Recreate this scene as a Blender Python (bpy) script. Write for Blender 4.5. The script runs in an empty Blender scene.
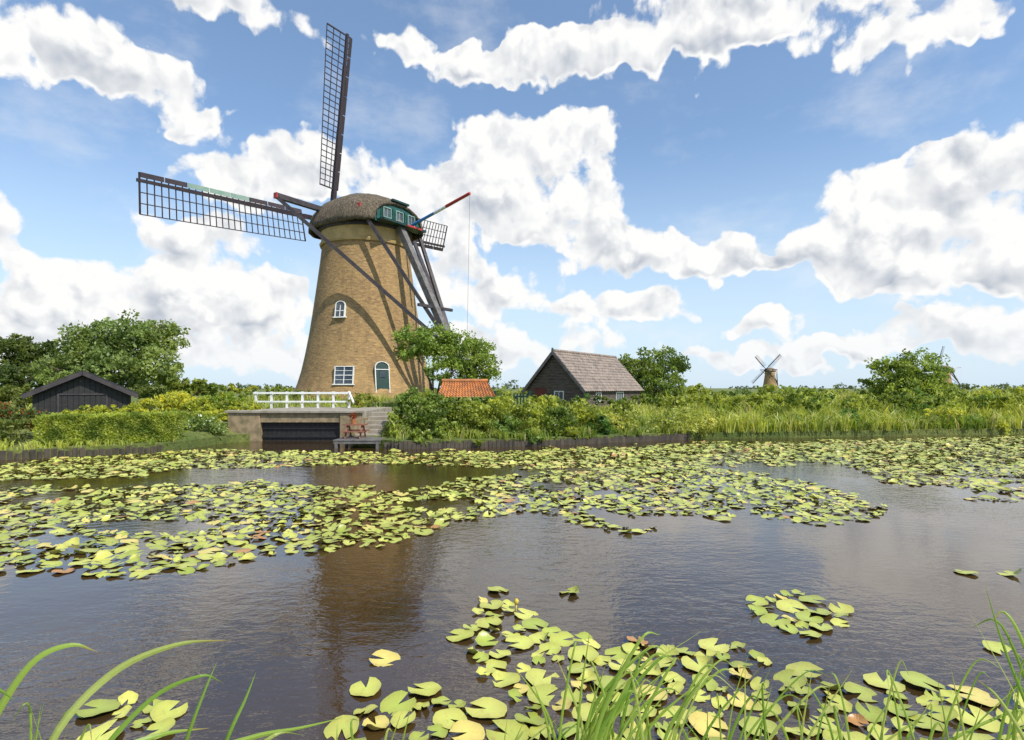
import bpy, math, random
import numpy as np
from mathutils import Vector, Matrix, noise as mnoise
random.seed(7); rng=np.random.default_rng(7)
F=570.0; H=2.2; HV=388.0; CU=512.0
scene=bpy.context.scene
def P(u,v,Y): return Vector(((u-CU)/F*Y, Y, H+(HV-v)/F*Y))
def W(u,v):
    Y=H*F/(v-HV); return ((u-CU)/F*Y, Y)
# ------------------------------------------------------------------ camera
cam=bpy.data.cameras.new("camera"); co=bpy.data.objects.new("camera",cam)
scene.collection.objects.link(co); scene.camera=co
cam.sensor_width=36; cam.lens=F*36/1024; cam.clip_end=9000; cam.clip_start=0.05
cam.shift_y=18/1024
co.location=(0,0,H); co.rotation_euler=(math.radians(90),0,0)
scene.view_settings.view_transform='Standard'
try: scene.view_settings.look='None'
except: pass
scene.view_settings.exposure=0
# ------------------------------------------------------------------ sun
EL=math.radians(50); AZ=math.radians(130)
sv=Vector((math.sin(AZ)*math.cos(EL), math.cos(AZ)*math.cos(EL), math.sin(EL)))
sl=bpy.data.lights.new("sun",'SUN'); sl.energy=5.0; sl.angle=math.radians(0.5); sl.color=(1,0.96,0.88)
so=bpy.data.objects.new("sun",sl); scene.collection.objects.link(so)
so.rotation_euler=sv.to_track_quat('Z','Y').to_euler(); so.location=(20,-30,60)
# ------------------------------------------------------------------ node helpers
class NT:
    def __init__(s,t): s.t=t; s.n=t.nodes; s.l=t.links
    def new(s,ty,**kw):
        n=s.n.new(ty)
        for k,v in kw.items(): setattr(n,k,v)
        return n
    def put(s,sock,v):
        if isinstance(v,bpy.types.NodeSocket): s.l.new(v,sock)
        else: sock.default_value=v
    def math(s,op,a,b=None,c=None,clamp=False):
        n=s.new('ShaderNodeMath',operation=op); n.use_clamp=clamp
        s.put(n.inputs[0],a)
        if b is not None: s.put(n.inputs[1],b)
        if c is not None: s.put(n.inputs[2],c)
        return n.outputs[0]
    def vmath(s,op,a,b=None,c=None):
        n=s.new('ShaderNodeVectorMath',operation=op)
        s.put(n.inputs[0],a)
        if b is not None: s.put(n.inputs[1],b)
        if c is not None: s.put(n.inputs[2],c)
        return n.outputs['Value'] if op in('LENGTH','DOT_PRODUCT') else n.outputs[0]
    def vscale(s,a,f):
        n=s.new('ShaderNodeVectorMath',operation='SCALE'); s.put(n.inputs[0],a); s.put(n.inputs['Scale'],f); return n.outputs[0]
    def noise(s,vec,scale,detail=4,rough=0.5,dist=0.0,dim='3D'):
        n=s.new('ShaderNodeTexNoise'); n.noise_dimensions=dim; s.put(n.inputs['Vector'],vec)
        n.inputs['Scale'].default_value=scale; n.inputs['Detail'].default_value=detail
        n.inputs['Roughness'].default_value=rough; n.inputs['Distortion'].default_value=dist
        return n.outputs['Fac']
    def ramp(s,x,a,b,lo=0.0,hi=1.0,smooth=True):
        n=s.new('ShaderNodeMapRange'); n.interpolation_type='SMOOTHSTEP' if smooth else 'LINEAR'
        s.put(n.inputs[0],x); s.put(n.inputs[1],a); s.put(n.inputs[2],b); s.put(n.inputs[3],lo); s.put(n.inputs[4],hi)
        return n.outputs[0]
    def mix(s,f,a,b,mode='MIX'):
        n=s.new('ShaderNodeMix',data_type='RGBA',blend_type=mode)
        s.put(n.inputs[0],f)
        s.put(n.inputs[6],a if isinstance(a,bpy.types.NodeSocket) else (*a,1))
        s.put(n.inputs[7],b if isinstance(b,bpy.types.NodeSocket) else (*b,1))
        return n.outputs[2]
    def bump(s,h,strength=0.5,dist=0.02):
        n=s.new('ShaderNodeBump'); n.inputs['Strength'].default_value=strength; n.inputs['Distance'].default_value=dist
        s.put(n.inputs['Height'],h); return n.outputs[0]
# ------------------------------------------------------------------ world
world=bpy.data.worlds.new("World"); scene.world=world; world.use_nodes=True
try:
    world.cycles.sampling_method='MANUAL'; world.cycles.sample_map_resolution=256
except Exception as e: print(e)
w=NT(world.node_tree); w.n.clear()
tc=w.new('ShaderNodeTexCoord'); sx=w.new('ShaderNodeSeparateXYZ'); w.l.new(tc.outputs['Generated'],sx.inputs[0])
az=w.math('ARCTAN2',sx.outputs[0],sx.outputs[1]); el=w.math('ARCSINE',sx.outputs[2])
cb=w.new('ShaderNodeCombineXYZ'); w.l.new(az,cb.inputs[0]); w.l.new(el,cb.inputs[1]); PP=cb.outputs[0]
blobs=[(50,30,140,50,1.1),(140,85,85,36,1.1),(225,5,100,28,1),(205,124,40,18,.9),
(245,180,80,34,1.1),(335,165,72,42,1.1),
(0,232,55,42,1.1),(150,292,165,40,1.1),(60,320,110,40,1),(205,245,110,34,1.1),(285,310,90,36,1),
(500,172,92,58,1.25),(572,142,62,40,1.25),(440,215,72,60,1.2),(560,210,80,46,1.2),(600,248,75,34,1.1),(480,290,90,36,1),
(622,308,90,26,1.25),(712,254,62,22,1.1),(770,262,40,16,1),
(895,195,95,46,1.25),(970,180,95,54,1.25),(860,248,80,38,1.2),(945,266,140,40,1.2),(1050,220,90,85,1.2),
(480,68,62,26,1.1),(560,58,105,34,1.1),(665,28,130,44,1.1),(800,2,160,42,1.1),(905,40,80,42,1.1),(1000,5,70,20,.9),
(920,332,150,26,1),(760,325,50,14,1),(790,352,190,16,1),(500,348,130,26,.9),(200,352,180,26,1),(40,350,120,28,1),
(392,42,46,30,1),
(1300,90,220,110,1),(-250,120,200,110,1),(400,-130,200,55,.9),(850,-150,260,70,1)]
wn=w.new('ShaderNodeTexNoise'); wn.noise_dimensions='2D'; w.l.new(PP,wn.inputs['Vector']); wn.inputs['Scale'].default_value=11; wn.inputs['Detail'].default_value=3
wnv=w.new('ShaderNodeVectorMath',operation='MULTIPLY_ADD'); w.l.new(wn.outputs['Color'],wnv.inputs[0]); wnv.inputs[1].default_value=(0.12,0.10,0); wnv.inputs[2].default_value=(-0.06,-0.05,0)
wv=wnv.outputs[0]; PW=w.vmath('ADD',PP,wv)
ACC=None
for (u,v,ru,rv,k) in blobs:
    a=math.atan((u-CU)/F); e=math.atan((HV-v)/F*math.cos(a))
    ra=ru/F*math.cos(a)**2*1.15; re=rv/F*math.cos(a)*math.cos(e)**2*1.15
    d=w.vmath('MULTIPLY_ADD',PW,(1/ra,1/re,0),(-a/ra,-e/re,1.0))
    ln=w.vmath('LENGTH',d)
    wt=w.math('MAXIMUM',w.math('MULTIPLY_ADD',ln,-2.414*k,3.414*k),0.0)
    sc=w.vscale(d,wt)
    ACC=sc if ACC is None else w.vmath('ADD',sc,ACC)
s2=w.new('ShaderNodeSeparateXYZ'); w.l.new(ACC,s2.inputs[0]); M=s2.outputs[2]; V=s2.outputs[1]
gen=w.noise(tc.outputs['Generated'],2.2,2,0.5)
gen=w.math('MAXIMUM',w.math('MULTIPLY',w.math('SUBTRACT',gen,0.5),4.0),0.0)
om=w.math('MAXIMUM',w.ramp(w.math('ABSOLUTE',az),0.95,1.4),w.ramp(el,0.75,1.1))
M=w.math('MULTIPLY_ADD',gen,om,M)
def puff(vec,dv,dn):
    vo=w.new('ShaderNodeTexVoronoi'); vo.voronoi_dimensions='2D'; vo.feature='F1'; w.put(vo.inputs['Vector'],vec)
    vo.inputs['Scale'].default_value=15
    try: vo.inputs['Detail'].default_value=dv; vo.inputs['Roughness'].default_value=0.55
    except: pass
    a=w.math('SUBTRACT',0.45,vo.outputs['Distance'])
    b=w.math('SUBTRACT',w.noise(vec,7,dn,0.64,0.0,'2D'),0.5)
    return w.math('MULTIPLY_ADD',a,0.48,w.math('MULTIPLY',b,1.5))
PV=w.vmath('ADD',PP,w.vmath('MULTIPLY',wv,(0.25,0.25,0)))
n1=puff(PV,2.5,8); n2=puff(w.vmath('ADD',PV,(0.012,0.022,0)),2,4)
Mc=w.math('MINIMUM',M,1.0)
D=w.math('ADD',w.math('MULTIPLY',Mc,1.35),w.math('MULTIPLY',n1,1.45))
alpha=w.ramp(D,0.34,0.74)
wis=w.math('MULTIPLY',w.ramp(w.noise(w.vmath('MULTIPLY',PP,(1,2.0,1)),4,6,0.6,0.0,'2D'),0.48,0.78),0.30)
alpha=w.math('MAXIMUM',alpha,wis)
rel=w.math('MULTIPLY',w.math('SUBTRACT',n1,n2),1.25)
vb=w.math('DIVIDE',V,w.math('MAXIMUM',M,0.15))
vs=w.ramp(w.math('MULTIPLY_ADD',n1,0.7,vb),-0.7,0.20,0.0,1.0)
thick=w.ramp(D,0.75,1.5)
dark=w.math('MULTIPLY',w.math('SUBTRACT',1.0,vs),thick)
sh=w.math('ADD',w.math('SUBTRACT',0.97,w.math('MULTIPLY',dark,0.85)),w.math('MULTIPLY',rel,w.ramp(D,0.4,0.95,0.25,1.0)))
sh=w.math('MAXIMUM',w.math('MINIMUM',sh,1.0),0.0)
ccol=w.mix(sh,(0.38,0.44,0.54),(1.0,1.0,0.99))
sky=w.new('ShaderNodeTexSky'); sky.sky_type='NISHITA'; sky.sun_disc=False
sky.sun_elevation=EL; sky.sun_rotation=AZ; sky.air_density=1.0; sky.dust_density=0.8; sky.ozone_density=1.0
skc=w.mix(1.0,sky.outputs[0],(1.0,1.15,1.25),'MULTIPLY')
bg1=w.new('ShaderNodeBackground'); w.l.new(skc,bg1.inputs[0]); bg1.inputs[1].default_value=0.15
haze=w.ramp(el,0.0,0.42,0.85,0.08)
ccol=w.mix(w.ramp(el,0.0,0.12,0.5,0.0),ccol,(0.84,0.89,0.95))
hz=w.new('ShaderNodeBackground'); hz.inputs[0].default_value=(0.70,0.85,1.0,1)
mh=w.new('ShaderNodeMixShader'); w.l.new(haze,mh.inputs[0]); w.l.new(bg1.outputs[0],mh.inputs[1]); w.l.new(hz.outputs[0],mh.inputs[2])
bg2=w.new('ShaderNodeBackground'); w.l.new(ccol,bg2.inputs[0]); bg2.inputs[1].default_value=1.0
mx=w.new('ShaderNodeMixShader'); w.l.new(alpha,mx.inputs[0]); w.l.new(mh.outputs[0],mx.inputs[1]); w.l.new(bg2.outputs[0],mx.inputs[2])
wo=w.new('ShaderNodeOutputWorld'); w.l.new(mx.outputs[0],wo.inputs[0])
# ------------------------------------------------------------------ materials
def newmat(name):
    m=bpy.data.materials.new(name); m.use_nodes=True; t=NT(m.node_tree); t.n.clear()
    o=t.new('ShaderNodeOutputMaterial'); return m,t,o
def plain(name,c1,c2=None,rough=0.8,scale=3,stretch=(1,1,1),bump=0.3,bd=0.01,bscale=None,metal=0,detail=6):
    m,t,o=newmat(name); b=t.new('ShaderNodeBsdfPrincipled'); t.l.new(b.outputs[0],o.inputs[0])
    tc=t.new('ShaderNodeTexCoord'); vec=t.vmath('MULTIPLY',tc.outputs['Object'],stretch)
    f=t.ramp(t.noise(vec,scale,detail,0.6),0.3,0.7)
    c2=c2 or tuple(x*0.7 for x in c1)
    t.l.new(t.mix(f,c1,c2),b.inputs['Base Color']); b.inputs['Roughness'].default_value=rough; b.inputs['Metallic'].default_value=metal
    if bump: t.l.new(t.bump(t.noise(vec,bscale or scale*5,4,0.6),bump,bd),b.inputs['Normal'])
    return m
def leafmat(name,rough=0.5,trans=0.35,spec=0.25):
    m,t,o=newmat(name); at=t.new('ShaderNodeAttribute'); at.attribute_name="Col"
    b=t.new('ShaderNodeBsdfPrincipled'); t.l.new(at.outputs['Color'],b.inputs['Base Color']); b.inputs['Roughness'].default_value=rough
    b.inputs['Specular IOR Level'].default_value=spec
    tr=t.new('ShaderNodeBsdfTranslucent'); c=t.mix(1.0,at.outputs['Color'],(1.6,1.5,0.7),'MULTIPLY'); t.l.new(c,tr.inputs[0])
    mx=t.new('ShaderNodeMixShader'); mx.inputs[0].default_value=trans
    t.l.new(b.outputs[0],mx.inputs[1]); t.l.new(tr.outputs[0],mx.inputs[2]); t.l.new(mx.outputs[0],o.inputs[0]); return m
LEAF=leafmat("foliage",0.5,0.42,0.3); REED=leafmat("reed_blades",0.45,0.4,0.4)
WOODD=plain("dark_weathered_wood",(0.045,0.035,0.028),(0.10,0.085,0.07),0.8,2,(1,1,6))
TIMBER=plain("tarred_timber",(0.028,0.022,0.025),(0.06,0.048,0.05),0.6,3)
TAILT=plain("grey_timber",(0.17,0.16,0.15),(0.09,0.08,0.075),0.7,3)
LATT=plain("sail_lattice_wood",(0.045,0.03,0.036),(0.028,0.02,0.024),0.7,3)
BOARDG=plain("sail_board_green",(0.16,0.28,0.22),(0.25,0.33,0.27),0.5,2)
RED=plain("red_paint",(0.45,0.03,0.02),(0.35,0.03,0.02),0.4,3)
WHITE=plain("white_paint",(0.8,0.8,0.77),(0.66,0.66,0.62),0.45,5,bump=0.05)
BLUE=plain("blue_paint",(0.05,0.25,0.6),None,0.4)
GREEN=plain("green_paint",(0.02,0.11,0.09),(0.01,0.06,0.05),0.4,3)
DGREEN=plain("door_green",(0.01,0.045,0.035),None,0.4,3)
GLASS=plain("window_glass",(0.03,0.04,0.05),(0.10,0.12,0.14),0.08,1,bump=0)
BLACK=plain("black_tarred_boards",(0.010,0.010,0.011),(0.022,0.021,0.02),0.6,4,(1,1,4))
BLACKR=plain("black_roofing",(0.008,0.009,0.012),(0.017,0.017,0.02),0.8,2)
CONC=plain("concrete",(0.36,0.32,0.26),(0.22,0.19,0.14),0.85,2.5)
OLDB=plain("mossy_brick",(0.34,0.25,0.15),(0.16,0.13,0.07),0.9,4)
ORANGE=plain("orange_tiles",(0.55,0.21,0.06),(0.30,0.13,0.055),0.8,3.5)
TILE=plain("grey_brown_tiles",(0.30,0.235,0.19),(0.16,0.13,0.11),0.8,2.5)
PILE=plain("shore_planks",(0.12,0.095,0.065),(0.04,0.035,0.028),0.85,5,(1,1,.3))
BARK=plain("bark",(0.11,0.085,0.06),(0.05,0.04,0.03),0.95,6,(1,1,.3))
def thatch():
    m,t,o=newmat("thatch"); b=t.new('ShaderNodeBsdfPrincipled'); t.l.new(b.outputs[0],o.inputs[0])
    tc=t.new('ShaderNodeTexCoord'); v=t.vmath('MULTIPLY',tc.outputs['Object'],(1,1,0.35))
    f=t.ramp(t.noise(v,7,8,0.75),0.35,0.65); g=t.ramp(t.noise(tc.outputs['Object'],1.1,5,0.6),0.35,0.7)
    c=t.mix(f,(0.09,0.068,0.048),(0.31,0.235,0.165)); c=t.mix(t.math('MULTIPLY',g,0.5),c,(0.12,0.11,0.06))
    t.l.new(c,b.inputs['Base Color']); b.inputs['Roughness'].default_value=1
    t.l.new(t.bump(t.noise(v,9,7,0.75),1.0,0.3),b.inputs['Normal']); return m
THATCH=thatch()
def brickmat():
    m,t,o=newmat("yellow_brick"); b=t.new('ShaderNodeBsdfPrincipled'); t.l.new(b.outputs[0],o.inputs[0])
    uv=t.new('ShaderNodeUVMap'); uv.uv_map="UVMap"; tc=t.new('ShaderNodeTexCoord')
    br=t.new('ShaderNodeTexBrick'); t.l.new(uv.outputs[0],br.inputs['Vector'])
    br.inputs['Color1'].default_value=(0.50,0.30,0.105,1); br.inputs['Color2'].default_value=(0.24,0.14,0.055,1); br.inputs['Mortar'].default_value=(0.38,0.28,0.16,1)
    br.inputs['Scale'].default_value=1; br.inputs['Brick Width'].default_value=0.30; br.inputs['Row Height'].default_value=0.11; br.inputs['Mortar Size'].default_value=0.012
    n1=t.ramp(t.noise(tc.outputs['Object'],0.45,6,0.65),0.35,0.7); n2=t.ramp(t.noise(t.vmath('MULTIPLY',tc.outputs['Object'],(1,1,0.12)),1.6,6,0.65),0.45,0.75)
    n3=t.ramp(t.noise(t.vmath('MULTIPLY',tc.outputs['Object'],(1,1,3.0)),3.5,8,0.75),0.35,0.65)
    c=t.mix(t.math('MULTIPLY',n1,0.35),br.outputs['Color'],(0.50,0.33,0.13))
    c=t.mix(t.math('MULTIPLY',n2,0.55),c,(0.15,0.095,0.045))
    c=t.mix(t.math('MULTIPLY',n3,0.52),c,(0.17,0.105,0.05))
    t.l.new(c,b.inputs['Base Color']); b.inputs['Roughness'].default_value=0.9
    t.l.new(t.bump(t.math('ADD',br.outputs['Fac'],n3),0.4,0.03),b.inputs['Normal']); return m
BRICK=brickmat()
# ------------------------------------------------------------------ mesh helpers
def link(o,parent=None):
    scene.collection.objects.link(o)
    if parent:
        o.parent=parent; o.matrix_parent_inverse=Matrix.Translation(-parent.location)
def empty(name,loc):
    e=bpy.data.objects.new(name,None); e.location=loc; scene.collection.objects.link(e); e.empty_display_size=0.3; return e
class MB:
    def __init__(s): s.v=[]; s.f=[]
    def add(s,vs,fs):
        k=len(s.v); s.v+= [tuple(x) for x in vs]; s.f+=[[i+k for i in f] for f in fs]
    def obox(s,c,ax,ay,az):
        c=Vector(c);ax=Vector(ax)/2;ay=Vector(ay)/2;az=Vector(az)/2
        vs=[c+ax*i+ay*j+az*k for k in(-1,1) for j in(-1,1) for i in(-1,1)]
        s.add(vs,[(0,2,3,1),(4,5,7,6),(0,1,5,4),(2,6,7,3),(0,4,6,2),(1,3,7,5)])
    def box(s,x0,x1,y0,y1,z0,z1): s.obox(((x0+x1)/2,(y0+y1)/2,(z0+z1)/2),(x1-x0,0,0),(0,y1-y0,0),(0,0,z1-z0))
    def beam(s,a,b,w,h=None,up=(0,0,1)):
        a=Vector(a);b=Vector(b);d=b-a; h=h or w
        n=d.normalized(); u=Vector(up)
        if abs(n.dot(u))>0.98: u=Vector((1,0,0))
        sd=n.cross(u).normalized(); uu=sd.cross(n)
        s.obox((a+b)/2,d,sd*w,uu*h)
    def tube(s,pts,rad,k=8):
        rings=[]
        for i,p in enumerate(pts):
            p=Vector(p); d=Vector(pts[min(i+1,len(pts)-1)])-Vector(pts[max(i-1,0)])
            d.normalize(); u=Vector((0,0,1)) if abs(d.z)<0.9 else Vector((1,0,0))
            a=d.cross(u).normalized(); b=a.cross(d)
            rings.append([p+(a*math.cos(2*math.pi*j/k)+b*math.sin(2*math.pi*j/k))*rad[i] for j in range(k)])
        vs=[q for r in rings for q in r]; fs=[]
        for i in range(len(pts)-1):
            for j in range(k): fs.append((i*k+j,i*k+(j+1)%k,(i+1)*k+(j+1)%k,(i+1)*k+j))
        fs.append(list(range(k))[::-1]); fs.append([(len(pts)-1)*k+j for j in range(k)])
        s.add(vs,fs)
    def obj(s,name,mat,parent=None,smooth=False,bevel=0):
        me=bpy.data.meshes.new(name); me.from_pydata(s.v,[],s.f); me.materials.append(mat)
        if smooth: me.polygons.foreach_set('use_smooth',[True]*len(me.polygons))
        me.update(); o=bpy.data.objects.new(name,me); link(o,parent)
        if bevel:
            b=o.modifiers.new("b",'BEVEL'); b.width=bevel; b.segments=2
        return o
def colmesh(name,verts,faces,cols,mat,parent=None,uv=None):
    me=bpy.data.meshes.new(name); me.from_pydata(verts if isinstance(verts,list) else verts.tolist(),[],faces if isinstance(faces,list) else faces.tolist())
    at=me.color_attributes.new("Col",'FLOAT_COLOR','POINT')
    c=np.ones((len(me.vertices),4),dtype=np.float32); c[:,:3]=cols; at.data.foreach_set('color',c.ravel())
    if uv is not None:
        ul=me.uv_layers.new(name="UVMap"); li=np.zeros(len(me.loops),dtype=np.int32); me.loops.foreach_get('vertex_index',li)
        ul.data.foreach_set('uv',np.asarray(uv,dtype=np.float32)[li].ravel())
    me.materials.append(mat); me.update(); o=bpy.data.objects.new(name,me); link(o,parent); return o
# ------------------------------------------------------------------ terrain
SX=[-3000,-60,-15.6,-11.9,-11.5,-10.6,-6.6,-6.2,-4.0,1.06,7.7,24.5,60,3000]
SY=[10,13,17.4,19.6,22.4,24,24,21.9,20.6,21.6,24.6,27.3,33,60]
def ys(x): return np.interp(x,SX,SY)
def sst(x): x=np.clip(x,0,1); return x*x*(3-2*x)
def gz(x,y):
    s=y-ys(x); return 0.28+0.40*sst(s/5)+1.0*np.exp(-((x+11.5)**2+(y-45)**2)/130.0)
xs=np.concatenate([[-3000,-1500,-700,-350,-200,-120,-80,-60,-50,-42,-36],np.arange(-32,42,0.5),[44,50,58,70,90,130,200,350,700,1500,3000]])
rows=[('a',-200,.5),('a',-30,.5),('a',-5,.5),('a',0,.5),('a',1.2,.5),('a',1.8,.42),('a',2.2,.2),('a',2.7,-.7),('s',-2.5,-1),('s',-0.02,-.9)]
ss=[0.0,.4,.8,1.3,2,3,4,5,6.5,8,10,12,14,16,18,20,22,24,27,30,34,38,44,52,65,90,140,220,400,800,1600,3500]
gv=[]
for t,a,z in rows:
    for x in xs: gv.append((x, a if t=='a' else ys(x)+a, z))
for s_ in ss:
    for x in xs:
        y=ys(x)+s_; gv.append((x,y,float(gz(x,y))))
nx=len(xs); nr=len(rows)+len(ss)
gf=[(r*nx+i,r*nx+i+1,(r+1)*nx+i+1,(r+1)*nx+i) for r in range(nr-1) for i in range(nx-1)]
def groundmat():
    m,t,o=newmat("grassy_ground"); b=t.new('ShaderNodeBsdfPrincipled'); t.l.new(b.outputs[0],o.inputs[0])
    tc=t.new('ShaderNodeTexCoord'); v=tc.outputs['Object']
    c=t.mix(t.ramp(t.noise(v,0.35,6,0.6),0.35,0.65),(0.09,0.13,0.02),(0.20,0.22,0.05))
    c=t.mix(t.ramp(t.noise(v,6,6,0.7),0.4,0.7),c,(0.06,0.08,0.02))
    t.l.new(c,b.inputs['Base Color']); b.inputs['Roughness'].default_value=1
    t.l.new(t.bump(t.noise(v,12,5,0.7),0.8,0.1),b.inputs['Normal']); return m
g=MB(); g.v=gv; g.f=gf; g.obj("ground",groundmat(),smooth=False)
# ------------------------------------------------------------------ water
def watermat():
    m,t,o=newmat("canal_water"); b=t.new('ShaderNodeBsdfPrincipled'); t.l.new(b.outputs[0],o.inputs[0])
    tc=t.new('ShaderNodeTexCoord'); v=tc.outputs['Object']
    c=t.mix(t.ramp(t.noise(v,0.25,4,0.5),0.35,0.65),(0.058,0.032,0.010),(0.036,0.022,0.009))
    t.l.new(c,b.inputs['Base Color']); b.inputs['Roughness'].default_value=0.02; b.inputs['IOR'].default_value=1.95
    amp=t.ramp(t.noise(v,0.20,3,0.5),0.38,0.62,0.18,1.0)
    v1=t.vmath('MULTIPLY',v,(0.85,1.5,1))
    h=t.math('ADD',t.noise(v1,5.5,3,0.55,0.4),t.math('MULTIPLY',t.noise(v1,16,2,0.5,0.6),0.22))
    h=t.math('ADD',h,t.math('MULTIPLY',t.noise(v1,1.4,2,0.5),0.8))
    t.l.new(t.bump(t.math('MULTIPLY',h,amp),0.30,0.04),b.inputs['Normal']); return m
wb=MB(); wb.add([(-900,2.0,0),(900,2.0,0),(900,80,0),(-900,80,0)],[(0,1,2,3)]); wb.obj("water",watermat())
# ------------------------------------------------------------------ windmill
CORN=plain("cornice_brick",(0.55,0.38,0.16),(0.40,0.27,0.11),0.85,2)
WINGR=plain("pale_green_trim",(0.26,0.40,0.34),None,0.5)
def windmill(C,th,s,name="windmill",rot=0.06,detail=True,gzv=1.0):
    C=Vector(C); r=Vector((math.cos(th),math.sin(th),0)); tl=Vector((math.sin(th),-math.cos(th),0)); Z=Vector((0,0,1))
    E=empty(name,C)
    def T(d,t,z): return C+s*(tl*d+r*t+Z*z)
    prof=[(0.3,5.85),(1.6,5.52),(2.4,5.15),(3.4,4.85),(4.7,4.56),(6.2,4.28),(8,4.0),(10,3.72),(12,3.45),(13.2,3.32)]
    def R(z): return float(np.interp(z,[p[0] for p in prof],[p[1] for p in prof]))
    N=72; zs=list(np.linspace(0.3,13.3,30)); vs=[];uvs=[];fs=[]
    for z in zs:
        for j in range(N+1):
            a=2*math.pi*j/N; rr=R(z); vs.append(C+s*Vector((rr*math.cos(a),rr*math.sin(a),z))); uvs.append((a*4.4,z))
    for i in range(len(zs)-1):
        for j in range(N): k=i*(N+1)+j; fs.append((k,k+1,k+N+2,k+N+1))
    me=bpy.data.meshes.new("tower"); me.from_pydata([tuple(v) for v in vs],[],fs); ul=me.uv_layers.new(name="UVMap")
    for l in me.loops: ul.data[l.index].uv=uvs[l.vertex_index]
    me.materials.append(BRICK); me.polygons.foreach_set('use_smooth',[True]*len(fs)); o=bpy.data.objects.new("tower",me); link(o,E)
    def ring(nm,pr,mat):
        m=MB(); k=64; v=[]; 
        for (z,rr) in pr:
            for j in range(k):
                a=2*math.pi*j/k; v.append(C+s*Vector((rr*math.cos(a),rr*math.sin(a),z)))
        f=[(i*k+j,i*k+(j+1)%k,(i+1)*k+(j+1)%k,(i+1)*k+j) for i in range(len(pr)-1) for j in range(k)]
        m.add(v,f); m.obj(nm,mat,E,smooth=False)
    ring("brick_cornice",[(13.05,3.30),(13.05,3.46),(13.22,3.52),(13.3,3.46),(13.35,3.38),(14.3,3.42),(14.35,3.3)],CORN)
    ring("cap_ring",[(14.15,3.3),(14.15,3.56),(14.5,3.58),(14.5,3.3)],TIMBER)
    ds=list(np.linspace(-4.2,3.75,26)); K=24; v=[];f=[]
    def sec(d,inset=0):
        wd=3.68*max(1-abs(d/4.62)**3.0,0.0)**0.5-inset
        hh=2.85*max(1-abs((d+0.1)/5.6)**2.4,0.0)-inset
        return max(wd,0.05),max(hh,0.05)
    for d in ds:
        wd,hh=sec(d)
        if d<-3: hh*= max(0.12,1-((-3-d)/1.5)**2.2)
        for j in range(K+1):
            a=math.pi*j/K; cx=math.cos(a); 
            yy=wd*math.copysign(abs(cx)**0.85,cx); zz=14.32+hh*math.sin(a)**0.9
            nn=0.07*mnoise.noise(Vector((d*2,yy*2,zz*2)))
            v.append(T(d,yy,zz+nn))
    for i in range(len(ds)-1):
        for j in range(K): k=i*(K+1)+j; f.append((k,k+1,k+K+2,k+K+1))
    f.append([j for j in range(K+1)])
    m=MB(); m.add(v,f); ob=m.obj("thatched_cap",THATCH,E,smooth=True)
    sd=ob.modifiers.new("s",'SOLIDIFY'); sd.thickness=0.22*s; sd.offset=-1
    wd,hh=sec(3.6,0.12); m=MB(); pts=[T(3.55,wd*math.copysign(abs(math.cos(math.pi*j/K))**0.85,math.cos(math.pi*j/K)),14.30+hh*math.sin(math.pi*j/K)**0.9) for j in range(K+1)]
    m.add(pts,[list(range(K+1))]); m.obj("rear_gable",GREEN,E)
    m=MB();gl=MB();wm=MB()
    for t0 in(-1.25,0,1.25):
        gl.obox(T(3.6,t0,15.1),tl*0.05*s,r*0.62*s,Z*0.62*s)
        for q in(-.36,.36): wm.obox(T(3.64,t0+q,15.1),tl*0.08*s,r*0.06*s,Z*0.76*s)
        for q in(-.36,.36): wm.obox(T(3.645,t0,15.1+q),tl*0.08*s,r*0.7*s,Z*0.06*s)
        wm.obox(T(3.63,t0,15.1),tl*0.05*s,r*0.04*s,Z*0.62*s)
    for q in np.linspace(-2.2,2.2,12): m.obox(T(3.585,q,15.0),tl*0.04*s,r*0.03*s,Z*1.1*s)
    gl.obj("gable_glass",GLASS,E); wm.obj("gable_window_frames",WINGR,E); m.obj("gable_board_joints",DGREEN,E)
    m=MB(); m.obox(T(3.9,0,14.38),tl*0.9*s,r*4.4*s,Z*0.16*s); m.obox(T(3.72,0,16.15),tl*0.25*s,r*1.7*s,Z*0.14*s); m.obj("rear_sill",DGREEN,E)
    m=MB(); m.obox(T(4.37,0.9,14.38),tl*0.04*s,r*1.6*s,Z*0.14*s); m.obj("sill_trim",RED,E)
    sp=MB(); LS=(-1.5,6.9,15.75); SS=(2.6,3.0,15.35)
    sp.beam(T(LS[0],-LS[1],LS[2]),T(LS[0],LS[1],LS[2]),0.34*s,0.36*s)
    sp.beam(T(SS[0],-SS[1],SS[2]),T(SS[0],SS[1],SS[2]),0.30*s,0.32*s)
    sp.obj("cross_beams",TIMBER,E)
    tb=T(9.6,0,3.6); ta=T(3.3,0,15.0)
    def tailp(z): k=(15.0-z)/(15.0-3.6); return ta.lerp(tb,k)
    m=MB(); m.beam(ta,tb,0.46*s,0.5*s,up=r); m.obj("tail_pole",TAILT,E)
    br=MB()
    br.beam(T(LS[0],-LS[1]+.1,LS[2]-.1),tailp(4.8)-r*0.2*s,0.26*s); br.beam(T(LS[0],LS[1]-.1,LS[2]-.1),tailp(4.8)+r*0.2*s,0.26*s)
    br.beam(T(SS[0],-SS[1]+.1,SS[2]-.1),tailp(5.6)-r*0.3*s,0.24*s); br.beam(T(SS[0],SS[1]-.1,SS[2]-.1),tailp(5.6)+r*0.3*s,0.24*s)
    br.obj("tail_braces",TIMBER,E)
    m=MB(); m.beam(tailp(8.0)-r*1.7*s,tailp(8.0)+r*1.9*s,0.2*s); m.beam(tailp(5.0)-r*0.8*s,tailp(5.0)+r*0.8*s,0.22*s); m.obj("tail_crosspieces",TIMBER,E)
    ends=MB()
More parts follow.
